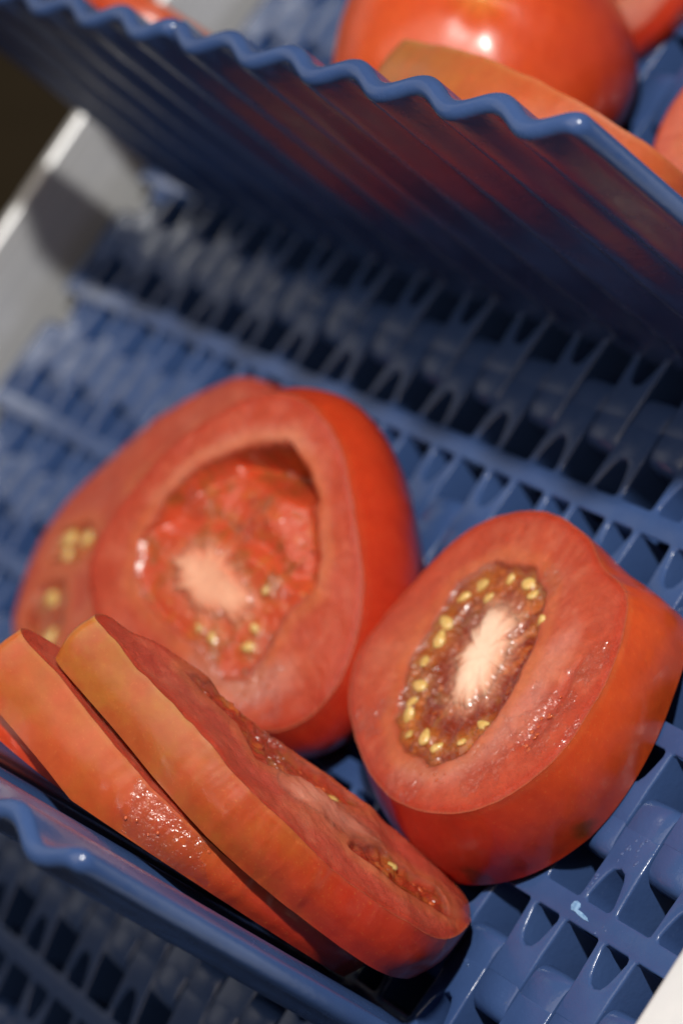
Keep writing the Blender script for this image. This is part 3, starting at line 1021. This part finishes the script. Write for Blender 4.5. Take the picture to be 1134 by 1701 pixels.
def wet_film(res, spot, spread, seed):
    root, sv, nt, ns, M = res
    A3 = np.array(M)[:3, :3]; c0 = np.array(M)[:3, 3] / MM
    W = sv @ A3.T + c0
    d = np.linalg.norm(W - np.array(spot), axis=1) / spread
    d = d + 0.9 * fbm(W[:, 0] * .35 + 30 + W[:, 1] * .2, W[:, 2] * .35 + 20, seed, 4)
    th_ = -math.pi + 2 * math.pi * (np.arange(len(sv)) % nt) / nt
    off = sv + 0.07 * np.stack([np.cos(th_), np.sin(th_), 0 * th_], 1)
    faces = []
    for i in range(1, ns - 1):
        for j in range(nt):
            q = (i * nt + j, (i + 1) * nt + j, (i + 1) * nt + (j + 1) % nt, i * nt + (j + 1) % nt)
            if max(d[v] for v in q) < 1.0:
                faces.append(q)
    used = sorted({v for f in faces for v in f})
    mp = {v: n for n, v in enumerate(used)}
    part('juice_film', mesh_from('juice_film', off[used], [[mp[v] for v in f] for f in faces], FILM), root)
wet_film(r3, (79.0, -77.4, 48.5), 8.5, 3)
wet_film(r4, (66.0, -58.5, 46.0), 6.0, 6)
wet_film(r4, (78.0, -64.0, 26.0), 5.0, 9)

def face_film(res, blobs, seed):
    co, q, X, Y = FACE[res[0]['label']]
    m = np.full(len(X), -9.0)
    for x, y, r in blobs:
        m = np.maximum(m, 1 - np.hypot(X - x, Y - y) / r)
    m = m + 0.8 * fbm(X * .5 + 30, Y * .5 + 30, seed, 4) - 0.1
    keep = q[(m[q] > 0.12).all(1)]
    used = np.unique(keep); mp = -np.ones(len(X), int); mp[used] = np.arange(len(used))
    part('juice_film', mesh_from('juice_film', co[used] + np.array([0, 0, 0.09]), mp[keep].tolist(), FILM), res[0])
face_film(r2, [(19.5, -4, 7), (15, -14, 6), (4, -20, 6), (-12, -16, 4), (21, 6, 4), (2, 14, 4), (-8, 6, 5), (-8, -8, 5)], 5)
face_film(r1, [(14, -14, 8), (4, -15, 6), (-15, 5, 3), (10, 0, 3), (-2, 5, 3)], 6)
face_film(r4, [(-4, -12, 8), (8, 2, 6), (12, 14, 6), (-10, -24, 6)], 7)
def face_drops(res, spots, name='juice_drops'):
    rs = random.Random(len(spots))
    droplets(res[0], [((x, y, z), (rs.uniform(-.3, .3), rs.uniform(-.3, .3), 1), r) for x, y, z, r in spots], name)
rs = random.Random(8)
face_drops(r2, [(19.5 + rs.gauss(0, 1.2), -6 + rs.gauss(0, 6), -0.25, rs.uniform(.12, .38)) for _ in range(26)]
    + [(9 + rs.gauss(0, 4), -19 + rs.gauss(0, 1.5), -0.1, rs.uniform(.10, .3)) for _ in range(10)]
    + [(-2 + rs.gauss(0, 9), 0 + rs.gauss(0, 9), -0.9, rs.uniform(.15, .4)) for _ in range(14)])
face_drops(r1, [(rs.uniform(-14, 14), rs.uniform(-14, 12), -0.9, rs.uniform(.2, .5)) for _ in range(24)]
    + [(14 + rs.gauss(0, 4), -15 + rs.gauss(0, 3), -0.05, rs.uniform(.2, .45)) for _ in range(14)])
face_drops(r4, [(-9 + rs.gauss(0, 1.6), -22 + rs.gauss(0, 1.5), -0.5, rs.uniform(.2, .5)) for _ in range(14)]
    + [(4 + rs.gauss(0, 1.2), -6 + rs.gauss(0, 2), -0.6, rs.uniform(.2, .5)) for _ in range(10)])

# ---------------------------------------------------------------- splashes and a nick on the belt
def water_material():
    k = NT('water_on_plastic')
    k.s(Base_Color=(0.045, 0.085, 0.21, 1), Roughness=0.05, IOR=1.4, Coat_Weight=1.0, Coat_Roughness=0.03)
    return k.m
WATER = water_material()
spots = [(107.5, -42.2, .5), (108.6, -42.9, .5), (106.9, -42.9, .5), (106.2, -43.7, .4), (105.6, -45.6, .3), (109.2, -45.4, .3), (103.75, -49.0, .12), (103.75, -50.2, .12), (103.7, -51.2, .12), (110.8, -54.3, .5), (90.8, -68.6, .3)]
dr = []
for x, y, j in spots:
    for _ in range(4):
        dr.append(((x + rs.gauss(0, j), y + rs.gauss(0, j * 1.6), -0.03), (rs.uniform(-.2, .2), rs.uniform(-.2, .2), 1), rs.choice([.1, .13, .17, .24, .32])))
droplets(belt, dr, 'water_drops', WATER)
nk = NT('pale_scuff')
nk.l(nk.ramp(nk.noise(nk.coords(1000.0), 1.5, 4), [(0.3, (0.10, 0.22, 0.42)), (0.7, (0.26, 0.44, 0.66))]), nk.b.inputs['Base Color'])
nk.s(Roughness=0.5)
ol = [(102.7, -54.2), (102.9, -53.6), (103.5, -53.3), (104.2, -53.4), (104.6, -53.9), (104.5, -54.3), (105.6, -54.35), (107.0, -54.6), (107.6, -55.0), (106.6, -55.05), (105.2, -54.95), (104.2, -54.75), (103.2, -54.8)]
nv_ = [(x, y, 0.06 + 0.05 * ((i * 7) % 3)) for i, (x, y) in enumerate(ol)] + [(x, y, -0.1) for x, y in ol]
n_ = len(ol)
nf_ = [tuple(range(n_))[::-1]] + [(i, (i + 1) % n_, n_ + (i + 1) % n_, n_ + i) for i in range(n_)]
part('scuff', mesh_from('scuff', nv_, nf_, nk.m, False), belt, label='pale blue nick on the cross bar')
